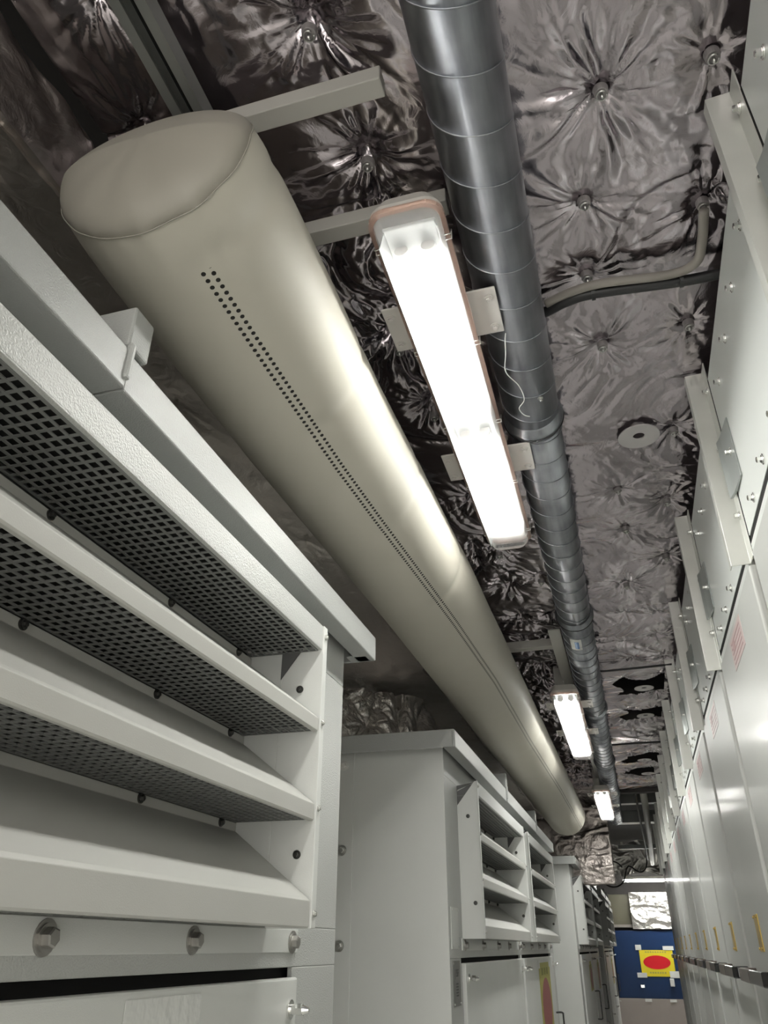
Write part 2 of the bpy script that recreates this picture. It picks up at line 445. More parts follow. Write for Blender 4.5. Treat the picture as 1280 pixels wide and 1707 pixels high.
# left wall behind the cabinets, clad in foil
wl = foil_sheet('wall_left', np.arange(-1.36, 1.8, 0.012), np.concatenate([np.arange(-2.2, 2.8, 0.06), np.arange(2.8, 6.0, 0.009), np.arange(6, 18.01, 0.08)]),
                lambda U, V, h: (-1.36 - h * 0.5, V, U), lambda U, V: crumple(U, V, [(1.0, 3.9, 1.4), (0.9, 4.3, 1.4), (1.15, 3.6, 1.2)], 44, amp=0.02), 'foil_bright')
wl['kind'] = 'structure'

# bulkhead clad in foil beyond the fabric duct
tb = foil_sheet('wall_bulkhead', np.arange(-1.36, -0.17, 0.012), np.arange(0.55, 1.75, 0.012),
                lambda U, V, h: (U, 8.75 - h, V), lambda U, V: crumple(U * 1.0, V * 3.0, [], 55, amp=0.010), 'foil_wall')
tb['kind'] = 'structure'
so = tb.modifiers.new('thick', 'SOLIDIFY'); so.thickness = 0.03; so.offset = -1

# foil added on the second left cabinet to stand for lit wall foil
fb = foil_sheet('added_foil', np.arange(0, .62, .006), np.arange(.758, 1.13, .006),
                lambda U, V, h: (-1.30 + U * .72 - h * 1.2 + .05 * np.sin(V * 9), 3.22 + U * .75 + h * 1.6 + (V - .76) * .25, V), lambda U, V: crumple(U, V, [(.25, .93, 1.0)], 88, amp=.03), 'foil_bright')
tag(fb, 'bright crumpled foil added on top of the second left louvred cabinet for the lit wall foil', 'foil')

# the shell
bm = nb(); box(bm, -1.5, 1.5, -2.3, 18.2, -H - 0.05, -H); struct('floor', bm, 'floor')
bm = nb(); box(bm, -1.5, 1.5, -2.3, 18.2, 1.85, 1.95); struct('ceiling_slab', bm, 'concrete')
bm = nb(); box(bm, 1.2, 1.3, -2.3, 18.2, -H, 1.85); struct('wall_right', bm, 'wall')
bm = nb(); box(bm, -1.5, 1.3, 18.1, 18.25, -H, 1.85); struct('wall_front', bm, 'concrete')

# ------------------------------------------------------------------ ceiling pins and big washers
vis = [(p, d) for p, d in zip(pins[:24], (
    'in the foil left of the round duct, nearest to the camera', 'left of the round duct above the lamp end',
    'in the smooth foil right of the round duct, nearest to the camera', 'right of the round duct, between the nearest pin and the black cable',
    'hidden by the crossing black cable right of the round duct', 'right of the round duct, first beyond the black cable',
    'beside the top of the first bracket on the right', 'between the first and second brackets on the right', 'just before the second bracket on the right',
    None, 'between the fabric duct and the lit lamp, near its middle', 'between the fabric duct and the far half of the lamp', 'left of the near half of the long lamp',
    'in front of the third bracket on the right', 'past the grey disc, in a small star of creases', 'second past the grey disc, beside the round duct',
    'past the grey disc, near the cabinets', 'in the largest star of creases right of the round duct', 'beside the fourth bracket on the right',
    'first past the far end of the long lamp, by the fabric duct', 'second past the end of the long lamp', 'past the long lamp, against the round duct',
    'third past the end of the long lamp', 'just before the second lamp, by the round duct')) if d]
def pin(x, y):
    t = thing('insulation_pin', '', 'pin', (x, y, CZ + H - 0.012), 'insulation pins in the ceiling foil')
    bm = nb(); cyl(bm, (x, y, CZ + 0.006), (x, y, CZ - 0.010), 0.014, 0.0125, seg=20); obj('washer', bm, 'washer', t, bevel=0.001)
    bm = nb(); cyl(bm, (x, y, CZ - 0.010), (x, y, CZ - 0.022), 0.0035, seg=10)
    tube(bm, [(x + 0.009 * math.cos(a), y + 0.009 * math.sin(a), CZ - 0.014) for a in [2 * PI * k / 16 for k in range(15)]], 0.0016, 6)
    obj('spring_clip', bm, 'steel', t, smooth=True)
    return t
pp = pin(vis[0][0][0], vis[0][0][1]); x0, y0 = vis[0][0][:2]
for (p, d) in vis:
    o = pp if (p[0], p[1]) == (x0, y0) else dup(pp, shift=(p[0] - x0, p[1] - y0, 0))
    o['label'] = 'small steel pin ' + d

def disc(x, y, r, label, z=CZ - 0.016):
    bm = nb()
    n = 40
    ro = [bm.verts.new((x + r * math.cos(2 * PI * k / n), y + r * math.sin(2 * PI * k / n), z)) for k in range(n)]
    ri = [bm.verts.new((x + r * .28 * math.cos(2 * PI * k / n), y + r * .28 * math.sin(2 * PI * k / n), z + 0.003)) for k in range(n)]
    for k in range(n): bm.faces.new((ro[k], ro[(k + 1) % n], ri[(k + 1) % n], ri[k]))
    ex = bmesh.ops.extrude_face_region(bm, geom=bm.faces[:]); bmesh.ops.translate(bm, verts=[v for v in ex['geom'] if isinstance(v, bmesh.types.BMVert)], vec=(0, 0, 0.004))
    return tag(obj('foil_washer', bm, 'disc', loc=(x, y, z + H)), label, 'washer', 'large grey discs on the ceiling')
disc(0.198, 2.004, 0.060, 'large grey disc on the ceiling foil, nearest of the discs')
disc(0.215, 4.66, 0.055, 'grey disc hanging in the first dark opening of the ceiling foil')
disc(0.225, 5.30, 0.055, 'grey disc hanging in the second dark opening of the ceiling foil')
disc(0.22, 6.72, 0.055, 'grey disc hanging in the third dark opening of the ceiling foil')
disc(0.25, 7.30, 0.055, 'grey disc hanging in the last dark opening of the ceiling foil')

# ------------------------------------------------------------------ fabric duct
FY = np.array([0.45, 1.3, 2.3, 4.0, 8.0]); FX = np.array([-0.560, -0.562, -0.542, -0.533, -0.512])
FR = 0.172; FZ = 1.056
HY = np.array([.6, 1.0, 1.55, 2.1, 3.0, 4.0, 5.6, 9.0]); HT = np.array([18.3, 20.8, 25.5, 31.5, 40, 40, 46, 47])
fd = thing('fabric_duct', 'large beige fabric air duct with two rows of punched holes hanging under the foil ceiling', 'duct', (-0.55, 4.1, FZ + H))
rings_y = [0.70, 1.16, 1.62, 2.1, 2.7, 3.4, 4.2, 5.0, 6.0, 7.0]
def duct_body():
    yv = np.concatenate([np.arange(0.622, 2.6, 0.012), np.arange(2.6, 7.6, 0.03), [7.6]])
    n = 144
    me = bpy.data.meshes.new('duct_sleeve')
    co = []; uvs = []
    rs = np.random.RandomState(2); ph = rs.rand(40) * 6.28
    for y in yv:
        cx = np.interp(y, FY, FX); t0 = math.radians(np.interp(y, HY, HT))
        for k in range(n + 1):
            th = -PI + 2 * PI * k / n            # 0 = straight down, + towards +x
            r = FR
            up = max(0.0, -math.cos(th))
            # gentle hanging creases on the upper right, strongest at the hanger rings
            dr = 0.0
            for ry in rings_y:
                dr -= 0.006 * math.exp(-((y - ry) / 0.02) ** 2) * max(0, math.sin(th + 0.25) - 0.25)
            dr += 0.0018 * math.sin(y * 9 + 3 * th) * up
            e = math.exp(-(y - 0.622) / 0.05)
            dr += e * (-0.006) + e * max(0, math.cos(th)) * (0.0034 * math.sin(11 * th + 1.2) * (0.4 + 0.6 * math.sin(3 * th)) + 0.0008 * math.sin(23 * th))
            sag = 0.0
            yy = y
            if y < 0.9: yy = y + 0.05 * up * (0.9 - y) / 0.278
            rr = r + dr - 0.004 * math.exp(-(y - 0.622) / 0.07)
            co.append((cx + rr * math.sin(th), yy, FZ - rr * math.cos(th) - 0.006 * up * math.exp(-(y - .622) / .15)))
            uvs.append(((th - t0) * r, y))
    m = n + 1
    faces = [(i * m + k, i * m + k + 1, (i + 1) * m + k + 1, (i + 1) * m + k) for i in range(len(yv) - 1) for k in range(n)]
    L = fd.location
    me.from_pydata([(a - L.x, b - L.y, c + H - L.z) for a, b, c in co], [], faces)
    uvl = me.uv_layers.new(name='UVMap')
    for p in me.polygons:
        p.use_smooth = True
        for li in p.loop_indices: uvl.data[li].uv = uvs[me.loops[li].vertex_index]
    me.materials.append(M['fabric']); o = bpy.data.objects.new('duct_sleeve', me); COL.objects.link(o); o.parent = fd
duct_body()
def ring_pt(y, th, rr):
    up = max(0.0, -math.cos(th)); cx = np.interp(y, FY, FX)
    yy = y + (0.05 * up * (0.9 - y) / 0.278 if y < .9 else 0)
    return (cx + rr * math.sin(th), yy, FZ - rr * math.cos(th) - 0.006 * up)
def cap(name, ya, sgn, depth, parent):
    bm = nb(); n = 144; R_ = []
    for j in range(14):
        t = j / 13 * PI / 2 * 0.98
        row = []
        for k in range(n):
            th = 2 * PI * k / n - PI
            fold = 0.0034 * math.sin(11 * th + 1.2) * (0.4 + 0.6 * math.sin(3 * th)) + 0.0008 * math.sin(23 * th)
            rr = (FR - 0.010 + fold * max(0, math.cos(th)) * math.exp(-t * 2.2)) * math.cos(t) ** 0.75
            p = ring_pt(ya, th, rr)
            bul = depth * math.sin(t) + 0.0012 * math.sin(9 * th + 2) * math.sin(2 * t) * max(0, math.cos(th))
            # tilt follows the ring: interpolate the lean linearly over the disc
            up = max(0.0, -math.cos(th)) * rr / FR
            row.append(bm.verts.new((p[0], ya + 0.05 * up - sgn * bul if sgn > 0 else ya + bul, p[2])))
        R_.append(row)
    for j in range(13):
        for k in range(n): bm.faces.new((R_[j][k], R_[j][(k + 1) % n], R_[j + 1][(k + 1) % n], R_[j + 1][k]))
    bm.faces.new(R_[-1])
    return obj(name, bm, 'fabric_plain', parent, smooth=True)
cap('end_cap', 0.622, 1, 0.045, fd)
cap('end_cap', 7.6, -1, 0.02, fd)
bm = nb()
tube(bm, [ring_pt(0.622, 2 * PI * k / 144 - PI, FR - 0.0085 + 0.0028 * math.sin(11 * (2 * PI * k / 144 - PI) + 1.2) * (0.4 + 0.6 * math.sin(3 * (2 * PI * k / 144 - PI)))) for k in range(145)], 0.0011, 6)
obj('cap_seam', bm, 'fabric_plain', fd, smooth=True)
# support rail above the duct
rl = thing('duct_rail', 'galvanised slotted channel rail on the ceiling that carries the fabric duct', 'rail', (-0.56, 3.0, 1.28 + H))
bm = nb()
prism(bm, [(-0.588, 1.258), (-0.571, 1.258), (-0.571, 1.262), (-0.584, 1.262), (-0.584, 1.296), (-0.536, 1.296), (-0.536, 1.262), (-0.549, 1.262), (-0.549, 1.258), (-0.532, 1.258), (-0.532, 1.30), (-0.588, 1.30)], 1, -2.1, 8.0)
obj('channel', bm, 'rail', rl)
bm = nb(); cyl(bm, (-0.56, -2.1, 1.285), (-0.56, 8.0, 1.285), 0.006, seg=10); obj('hanging_cord', bm, 'gap', rl)

# ------------------------------------------------------------------ round spiral duct
SX, SZ, SR = -0.0875, 1.25, 0.0705
sd = thing('spiral_duct', 'round galvanised spiral seam duct running along the middle of the ceiling', 'duct', (SX, 3.5, SZ + H))
secs = [(-2.15, 1.70), (1.70, 3.16), (3.16, 4.68), (4.68, 6.20), (6.20, 7.70), (7.70, 9.4)]
for i, (a, b) in enumerate(secs):
    bm = nb(); cyl(bm, (SX, a, SZ), (SX, b, SZ), SR - (0.002 if i else 0), seg=64, caps=True)
    o = None
    pitch = 0.104
    n = int((b - a) / pitch * 36)
    pts = []
    for k in range(n + 1):
        y = a + 0.01 + (b - a - 0.02) * k / n
        th = 2 * PI * (y - 0.49 + 0.026) / pitch + PI / 2 * 3
        pts.append((SX - (SR + 0.0002) * math.cos(th + PI / 2), y, SZ - (SR + 0.0002) * math.sin(th + PI / 2)))
    tube(bm, pts, 0.0016, 5)
    o = obj('duct_section', bm, 'galv', sd, smooth=True)
for i, (a, b) in enumerate(secs[:-1]):
    bm = nb()
    prof = [(-0.03, SR), (-0.026, SR + .004), (-0.012, SR + .0045), (-0.008, SR + .0085), (0.0, SR + 0.0095), (0.008, SR + .0085), (0.012, SR + .003), (0.03, SR + .002), (0.034, SR - .003)]
    n = 64; rows = [[bm.verts.new((SX + r * math.sin(2 * PI * k / n), b + y, SZ - r * math.cos(2 * PI * k / n))) for k in range(n)] for y, r in prof]
    for r0, r1 in zip(rows[:-1], rows[1:]):
        for k in range(n): bm.faces.new((r0[k], r0[(k + 1) % n], r1[(k + 1) % n], r1[k]))
    o = obj('collar', bm, 'galv', sd, smooth=True)
    bm = nb()
    tube(bm, [(SX + (SR + .0088) * math.sin(2 * PI * k / 48), b + 0.010, SZ - (SR + .0088) * math.cos(2 * PI * k / 48)) for k in range(49)], 0.0022, 6)
    q = obj('rubber_seal', bm, 'black', o, smooth=True)
def arc_patch(y0, y1, t0, t1, r, mat, name, parent):
    bm = nb(); n = 8
    for rr in (r, r + 0.0008): pass
    A = [bm.verts.new((SX + r * math.sin(t0 + (t1 - t0) * k / n), y0, SZ - r * math.cos(t0 + (t1 - t0) * k / n))) for k in range(n + 1)]
    B = [bm.verts.new((v.co.x, y1, v.co.z)) for v in A]
    for k in range(n): bm.faces.new((A[k], A[k + 1], B[k + 1], B[k]))
    return obj(name, bm, mat, parent, smooth=True)
st = arc_patch(3.30, 3.44, -0.55, 0.15, SR + 0.0012, 'white', 'sticker', sd)
arc_patch(3.33, 3.42, -0.28, -0.02, SR + 0.0020, 'bluetag', 'sticker_print', st)
bm = nb(); bolt(bm, (SX + 0.03, 1.545, SZ - SR * 0.93), (0.3, 0, -1), 0.004, 0.006)
obj('screw', bm, 'steel', sd)

# ------------------------------------------------------------------ luminaires
def rrect(cx, cy, hx, hy, r, n=6):
    pts = []
    for (sx, sy, a0) in ((1, 1, 0), (-1, 1, PI / 2), (-1, -1, PI), (1, -1, 3 * PI / 2)):
        for k in range(n + 1):
            a = a0 + PI / 2 * k / n
            pts.append((cx + sx * (hx - r) + r * math.cos(a), cy + sy * (hy - r) + r * math.sin(a)))
    return pts
def loft(bm, loops, close_last=True, close_first=False):
    rows = [[bm.verts.new(p) for p in L] for L in loops]
    n = len(rows[0])
    for a, b in zip(rows[:-1], rows[1:]):
        for k in range(n): bm.faces.new((a[k], a[(k + 1) % n], b[(k + 1) % n], b[k]))
    if close_last: bm.faces.new(rows[-1])
    if close_first: bm.faces.new(rows[0][::-1])
    return bm
def lamp(name_label, x, y0, length, z, wid=0.137, rot=False):
    cy = y0 + length / 2
    t = thing('strip_lamp', name_label, 'lamp', (x, cy, z + 0.11 + H), 'twin tube strip lamps')
    hx = wid / 2; hy = length / 2
    def L(hx_, hy_, r, zz): return [(p[0], p[1], zz) for p in rrect(x, cy, hx_, hy_, r)]
    bm = nb(); loft(bm, [L(hx - .004, hy - .004, .030, z + .040), L(hx, hy, .034, z + .046), L(hx, hy, .034, z + .058), L(hx - .012, hy - .012, .03, z + .088)], True, False)
    obj('housing', bm, 'house', t, smooth=False)
    bm = nb(); box(bm, x - hx + .018, x + hx - .018, cy - hy + .045, cy + hy - .045, z + .047, z + .055); obj('gear_tray', bm, 'tray', t, bevel=.003)
    bm = nb(); loft(bm, [L(hx - .006, hy - .006, .030, z + .040), L(hx - .010, hy - .010, .028, z + .018), L(hx - .020, hy - .022, .024, z + .003), L(hx - .030, hy - .034, .02, z)], True, False)
    obj('cover', bm, 'cover', t, smooth=False)
    bm = nb(); loft(bm, [L(hx + .002, hy + .002, .035, z + .036), L(hx + .002, hy + .002, .035, z + .047), L(hx - .006, hy - .006, .030, z + .047), L(hx - .006, hy - .006, .030, z + .036), L(hx + .002, hy + .002, .035, z + .036)], False, False)
    obj('rim', bm, 'rim', t)
    bm = nb()
    for sx, xe, ze in ((-1, .056, .006), (1, .052, .034)): prism(bm, [(x + sx * .047, z + .047), (x + sx * xe, z + ze), (x + sx * (xe + .0015), z + ze), (x + sx * .0485, z + .047)], 1, cy - hy + .05, cy + hy - .05)
    obj('added_shield', bm, 'tray', t)  # walls added to cut light sideways, deeper towards the fabric duct
    half = (length - 0.22) / 2 - 0.055
    for sx in (-1, 1):
        for sy in (-1, 1):
            yc = cy - .02 + sy * (half / 2 + 0.055)
            bm = nb(); prism(bm, [(x + sx * .026 - .0125, z + .038), (x + sx * .026 + .0125, z + .038), (x + sx * .026 + .0125, z + .0375), (x + sx * .026 - .0125, z + .0375)], 1, yc - half / 2 + .012, yc + half / 2 - .012); o = obj('led_strip', bm, 'tube', t)
            bm = nb(); prism(bm, [(x + sx * .026 + .0135 * math.cos(PI * k / 8), z + .0382 + .008 * math.sin(PI * k / 8)) for k in range(9)], 1, yc - half / 2 + .006, yc + half / 2 - .006); obj('heat_sink', bm, 'plate', o)
            bm = nb()
            for e in (-1, 1): cyl(bm, (x + sx * .026, yc + e * (half / 2 - .012), z + .038), (x + sx * .026, yc + e * half / 2, z + .038), .0135, seg=16)
            obj('end_cap', bm, 'plate', o)
    for sx in (-1, 1):
        for k in range(5):
            yk = cy - hy + 0.08 + (length - .16) * k / 4
            bm = nb(); tube(bm, [(x + sx * (hx - .008), yk - .006, z + .034), (x + sx * (hx + .004), yk - .006, z + .034), (x + sx * (hx + .005), yk, z + .052), (x + sx * (hx + .004), yk + .006, z + .034), (x + sx * (hx - .008), yk + .006, z + .034)], .0012, 5)
            obj('wire_clip', bm, 'steel', t, smooth=True)
    for fy in (0.25, 0.69):
        yk = y0 + length * fy * 0.98 + 0.0
        bm = nb(); box(bm, x - .118, x + .125, yk - .062, yk + .072, z + .074, z + .079)
        o = obj('mounting_plate', bm, 'plate', t, bevel=.002)
        for sx in (-.104, .108):
            for dy in (-.035, .05):
                bm = nb(); bolt(bm, (x + sx, yk + dy, z + .074), (0, 0, -1), .006, .004); obj('bolt', bm, 'plate', o)
        bm = nb(); box(bm, x - .06, x - .012, yk - .02, yk + .03, z + .079, CZ - 0.02)
        obj('hanger', bm, 'strut', o)
    return t
L1 = lamp('long lit strip lamp directly overhead, nearest in view and beside the round duct', -0.231, 0.875, 1.335, 1.10)
lamp('second lit strip lamp along the ceiling, hanging from a longitudinal bar', -0.203, 3.80, 1.42, 1.05)
lamp('small far lit strip lamp, third along the corridor at the end of the fabric duct', -0.155, 6.62, 1.47, 1.05, wid=.14)
lamp('strip lamp behind the viewer, fourth in the corridor', -0.231, -1.95, 1.33, 1.10)
def cross_lamp():
    z, y = 1.12, 17.2
    t = thing('strip_lamp', 'lit strip lamp mounted crosswise at the far end above the blue panel', 'lamp', (0.45, y, z + .1 + H), 'twin tube strip lamps')
    bm = nb(); box(bm, -0.20, 1.12, y - .07, y + .07, z + .05, z + .10); obj('housing', bm, 'house', t, bevel=.01)
    for s in (-1, 1):
        bm = nb(); cyl(bm, (-.16, y + s * .03, z + .03), (1.08, y + s * .03, z + .03), .016, seg=14); obj('led_tube', bm, 'tube', t, smooth=True)
    bm = nb(); box(bm, -.20, 1.12, y - .065, y + .065, z, z + .05); obj('cover', bm, 'cover', t, bevel=.008)
    bm = nb(); box(bm, -0.15, -0.10, y - .03, y + .03, z + .10, 1.85); box(bm, 1.0, 1.05, y - .03, y + .03, z + .10, 1.85); obj('hanger', bm, 'strut', t)
cross_lamp()

# struts on the ceiling
def strut(x0, x1, y0, y1, z0, z1, label):
    bm = nb(); box(bm, x0, x1, y0, y1, z0, z1)
    return tag(obj('ceiling_strut', bm, 'strut', loc=((x0 + x1) / 2, (y0 + y1) / 2, z0 + H), bevel=.002), label, 'strut', 'flat bars on the ceiling')
strut(-0.53, -0.225, 0.716, 0.752, 1.275, 1.312, 'short cream cross bar from the fabric duct end towards the round duct')
strut(-0.53, -0.17, 0.985, 1.022, 1.275, 1.312, 'cream cross bar passing above the near end of the long lamp')
strut(-0.53, -0.17, 3.58, 3.63, 1.262, 1.30, 'cross bar before the second lamp')
strut(-0.22, -0.165, 3.36, 5.10, 1.255, 1.262, 'lengthwise bar carrying the second lamp')
strut(-0.19, -0.135, 5.9, 7.9, 1.255, 1.262, 'lengthwise bar carrying the third lamp')

# cables and wire
cb = thing('ceiling_cable', 'thick black cable crossing the foil from the round duct to the right cabinets', 'cable', (0.18, 1.34, 1.29 + H))
bm = nb(); tube(bm, spline([(-0.05, 1.40, 1.315), (-0.01, 1.372, 1.30), (0.035, 1.345, 1.292), (0.10, 1.335, 1.290), (0.29, 1.352, 1.290), (0.42, 1.352, 1.29)]), 0.0125, 10); obj('cable_sheath', bm, 'black', cb, smooth=True)
bm = nb()
for x in (0.095, 0.285): cyl(bm, (x - .004, 1.335 + (x > .2) * .015, 1.290), (x + .004, 1.335 + (x > .2) * .015, 1.290), .0155, seg=14)
obj('cable_tie', bm, 'black', cb)
bm = nb(); tube(bm, spline([(-0.01, 1.352, 1.305), (0.05, 1.322, 1.296), (0.12, 1.313, 1.294), (0.26, 1.328, 1.294), (0.315, 1.31, 1.296), (0.325, 1.25, 1.300), (0.325, 1.18, 1.305)]), 0.0105, 10)
tag(obj('foam_sleeve', bm, 'tan', loc=(0.15, 1.32, 1.298 + H), smooth=True), 'tan sleeved pipe lying along the thick black cable', 'pipe')
bm = nb(); tube(bm, spline([(-0.104, 1.275, 1.168), (-0.108, 1.29, 1.158), (-0.112, 1.32, 1.150), (-0.120, 1.37, 1.14), (-0.098, 1.42, 1.135), (-0.092, 1.47, 1.13), (-0.108, 1.50, 1.13), (-0.10, 1.53, 1.13), (-0.088, 1.54, 1.13)], 6), 0.0012, 5)
tag(obj('loose_wire', bm, 'white', loc=(-0.11, 1.4, 1.15 + H), smooth=True), 'thin loose silver wire dangling between the long lamp and the round duct', 'wire')
bm = nb(); tube(bm, spline([(0.35, 4.15, 1.30), (0.15, 4.18, 1.305), (-0.02, 4.2, 1.31), (-0.05, 4.2, 1.32)], 6), 0.006, 6)
tag(obj('ceiling_cable', bm, 'black', loc=(0.15, 4.18, 1.3 + H), smooth=True), 'thin dark cable across the foil before the first dark opening', 'cable')
bm = nb(); tube(bm, spline([(0.35, 5.95, 1.30), (0.15, 5.97, 1.305), (-0.02, 6.0, 1.31), (-0.05, 6.0, 1.32)], 6), 0.007, 6)
tag(obj('ceiling_cable', bm, 'black', loc=(0.15, 5.97, 1.3 + H), smooth=True), 'thin dark cable across the foil past the second dark opening', 'cable')

# ------------------------------------------------------------------ louvred cabinets (left row)
BX = -0.67; FX0 = -0.58; Y0 = 3.10; CL = 3.795; CT = 0.735; BK = -1.335
FL = -H + 0.0
lc = thing('louvred_cabinet', 'second grey louvred cabinet along the left, its side wall and nameplates in view', 'cabinet', (BX - .3, Y0 + CL / 2, 0), 'grey louvred cabinets along the left')
bays = [(Y0 + 0.25, Y0 + 1.70), (Y0 + 1.95, Y0 + 3.40)]
bm = nb()
t_ = 0.012
# front wall round the openings
box(bm, BX - t_, BX, Y0, Y0 + CL, 0.60, CT)
box(bm, BX - t_, BX, Y0, Y0 + CL, -0.035, 0.035)
for a, b in ((Y0, bays[0][0] - .004), (bays[0][1] + .004, bays[1][0] - .004), (bays[1][1] + .004, Y0 + CL)): box(bm, BX - t_, BX, a, b, 0.035, 0.60)
# frame round the doors
box(bm, BX - t_, BX, Y0, Y0 + 0.20, FL, -0.035); box(bm, BX - t_, BX, Y0 + 1.87, Y0 + 1.93, FL, -0.035); box(bm, BX - t_, BX, Y0 + 3.55, Y0 + CL, FL, -0.035)
# sides, top, back
box(bm, BK, BX - t_, Y0, Y0 + t_, FL, CT); box(bm, BK, BX - t_, Y0 + CL - t_, Y0 + CL, FL, CT)
box(bm, BK, BX - t_, Y0 + t_, Y0 + CL - t_, CT - 0.01, CT); box(bm, BK, BK + .01, Y0 + t_, Y0 + CL - t_, FL, CT - .01)
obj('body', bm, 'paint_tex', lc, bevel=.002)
bm = nb(); box(bm, BK, BX - 0.0, Y0 - .0045, Y0, FL + .02, CT - .0); obj('side_panel', bm, 'paint', lc, bevel=.002)
bm = nb(); box(bm, BK, -1.045, Y0 - .010, Y0 - .0045, FL + .02, CT); sf = obj('side_flange', bm, 'paint', lc, bevel=.002)
for z in (0.655, 0.331, 0.003, -0.33):
    bm = nb(); bolt(bm, (-1.089, Y0 - .010, z), (0, -1, 0), .011, .009); obj('bolt', bm, 'steel', sf)
bm = nb(); box(bm, BX - 0.03, BX - 0.024, Y0 + .15, Y0 + 3.6, FL, -0.02); obj('door_gap_shade', bm, 'gap', lc)  # black sheet behind the doors, painting the shade in their gaps
# dark sheet painting the shade of the cavity behind the meshes
bm = nb(); box(bm, -0.80, -0.79, Y0 + .2, Y0 + 3.5, 0.04, 0.6); obj('cavity_shade_sheet', bm, 'inner', lc)
# roof of three panels with drip apron
RX = -0.60
ro = [(Y0 - 0.09, Y0 + 1.27), (Y0 + 1.27, Y0 + 2.63), (Y0 + 2.63, Y0 + CL + 0.065)]
for i, (a, b) in enumerate(ro):
    e = 0.004 if i == 1 else 0.0
    bm = nb()
    prism(bm, [(BK, 0.757 - e), (BK, 0.745), (RX - .012, 0.745), (RX - .012, 0.692), (RX - .05, 0.692), (RX - .05, 0.686), (RX + e, 0.686), (RX + e, 0.752), (RX - .006, 0.757 + e)], 1, a + .001, b - .001)
    if i == 0: box(bm, BK, RX - .012, a + .001, a + .008, .686, .75)
    if i == 2: box(bm, BK, RX - .012, b - .008, b - .001, .686, .75); box(bm, BX, RX - .012, b - .05, b - .006, .686, .692)
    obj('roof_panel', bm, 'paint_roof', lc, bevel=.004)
    if i < 2:
        bm = nb(); box(bm, BK + .02, RX + .004, b - .012, b + .038, 0.760, 0.835); box(bm, RX - .002, RX + .010, b - .01, b + .001, .70, .765)
        obj('roof_seam_cap', bm, 'paint_roof', lc, bevel=.004)
# louvre boxes
for a, b in bays:
    lou = nb()
    box(lou, FX0 - .006, FX0, a, b, 0.562, 0.614)
    box(lou, FX0 - .014, FX0, a, b, 0.560, 0.564)
    prism(lou, [(FX0 - .006, .613), (FX0 - .002, .613), (BX + .003, .583), (BX + .001, .577)], 1, a, b)
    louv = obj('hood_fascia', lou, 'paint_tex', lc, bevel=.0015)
    for (zb, zt, bl) in ((0.383, 0.417, 0.538), (0.212, 0.249, 0.368), (0.029, 0.080, 0.198)):
        bm = nb()
        th = 0.004
        prism(bm, [(FX0 - .010, zb), (FX0 - .002, zb), (FX0, zb + .003), (FX0, zt - .006), (FX0 - .006, zt), (-0.745, bl), (-0.745, bl + .016), (-0.749, bl + .016), (-0.749, bl - .002), (FX0 - .009, zt - .005), (FX0 - .005, zt - .008), (FX0 - .005, zb + .004), (FX0 - .010, zb + .004)], 1, a + .003, b - .003)
        fb = obj('louvre_blade', bm, 'blade', lc, bevel=.0012)
        for yo in (0.10, 0.44, 0.78, 1.12, 1.40):
            bm = nb(); bolt(bm, (-0.745, a + yo - .02, bl + .009), (1, 0, 0), .0048, .004, True); obj('screw', bm, 'dark_screw', fb)
    for zm in (0.558, 0.386, 0.215):
        bm = nb(); n1 = 76; n2 = 9
        xa, xb = -0.744, FX0 - .010
        for k in range(n1 + 1):
            yk = a + .004 + (b - a - .008) * k / n1; box(bm, xa, xb, yk - .0022, yk + .0022, zm, zm + .002)
        for k in range(n2 + 1):
            xk = xa + (xb - xa) * k / n2; box(bm, xk - .0022, xk + .0022, a + .003, b - .003, zm - .0002, zm + .0018)
        g = obj('grille', bm, 'mesh', lc)
        bm = nb(); box(bm, xa, xb - .004, a + .004, b - .004, zm + .010, zm + .013); obj('shade_backing', bm, 'gap', g)  # black sheet over the grille, standing in for the shade inside
    for yy in (a + .003, b - .005):
        bm = nb(); prism(bm, [(BX - .001, .50), (BX - .001, .60), (FX0 - .008, .612)], 1, yy, yy + .002); obj('shade_triangle', bm, 'inner', lc)  # dark triangle added to stop a light leak and stand for shade
    for s, yy in ((-1, a), (1, b)):
        bm = nb()
        ya, yb = (yy - .003, yy) if s < 0 else (yy, yy + .003)
        prism(bm, [(FX0 + .002, .029), (BX, .029), (BX, .52), (FX0 - .012, .615), (FX0 + .002, .615)], 1, ya, yb)
        prism(bm, [(BX, .029), (-0.76, .029), (-0.76, .60), (BX, .60)], 1, ya, yb)
        y2, y3 = (yy - .022, yy) if s < 0 else (yy, yy + .022)
        box(bm, FX0, FX0 + .003, y2, y3, .029, .615)
        sp = obj('side_cheek', bm, 'paint', lc, bevel=.001)
        for z in (0.591, 0.405, 0.237, 0.053):
            bm = nb(); bolt(bm, (FX0 + .003, yy + s * .010, z), (1, 0, 0), .0035, .0025, True); obj('screw', bm, 'steel', sp)
        for z, x in ((0.476, -.626), (0.153, -.612)):
            bm = nb(); bolt(bm, (x, yy - s * .001 if s > 0 else yy - .003, z), (0, -1, 0), .0045, .003, True); obj('screw', bm, 'dark_screw', sp)
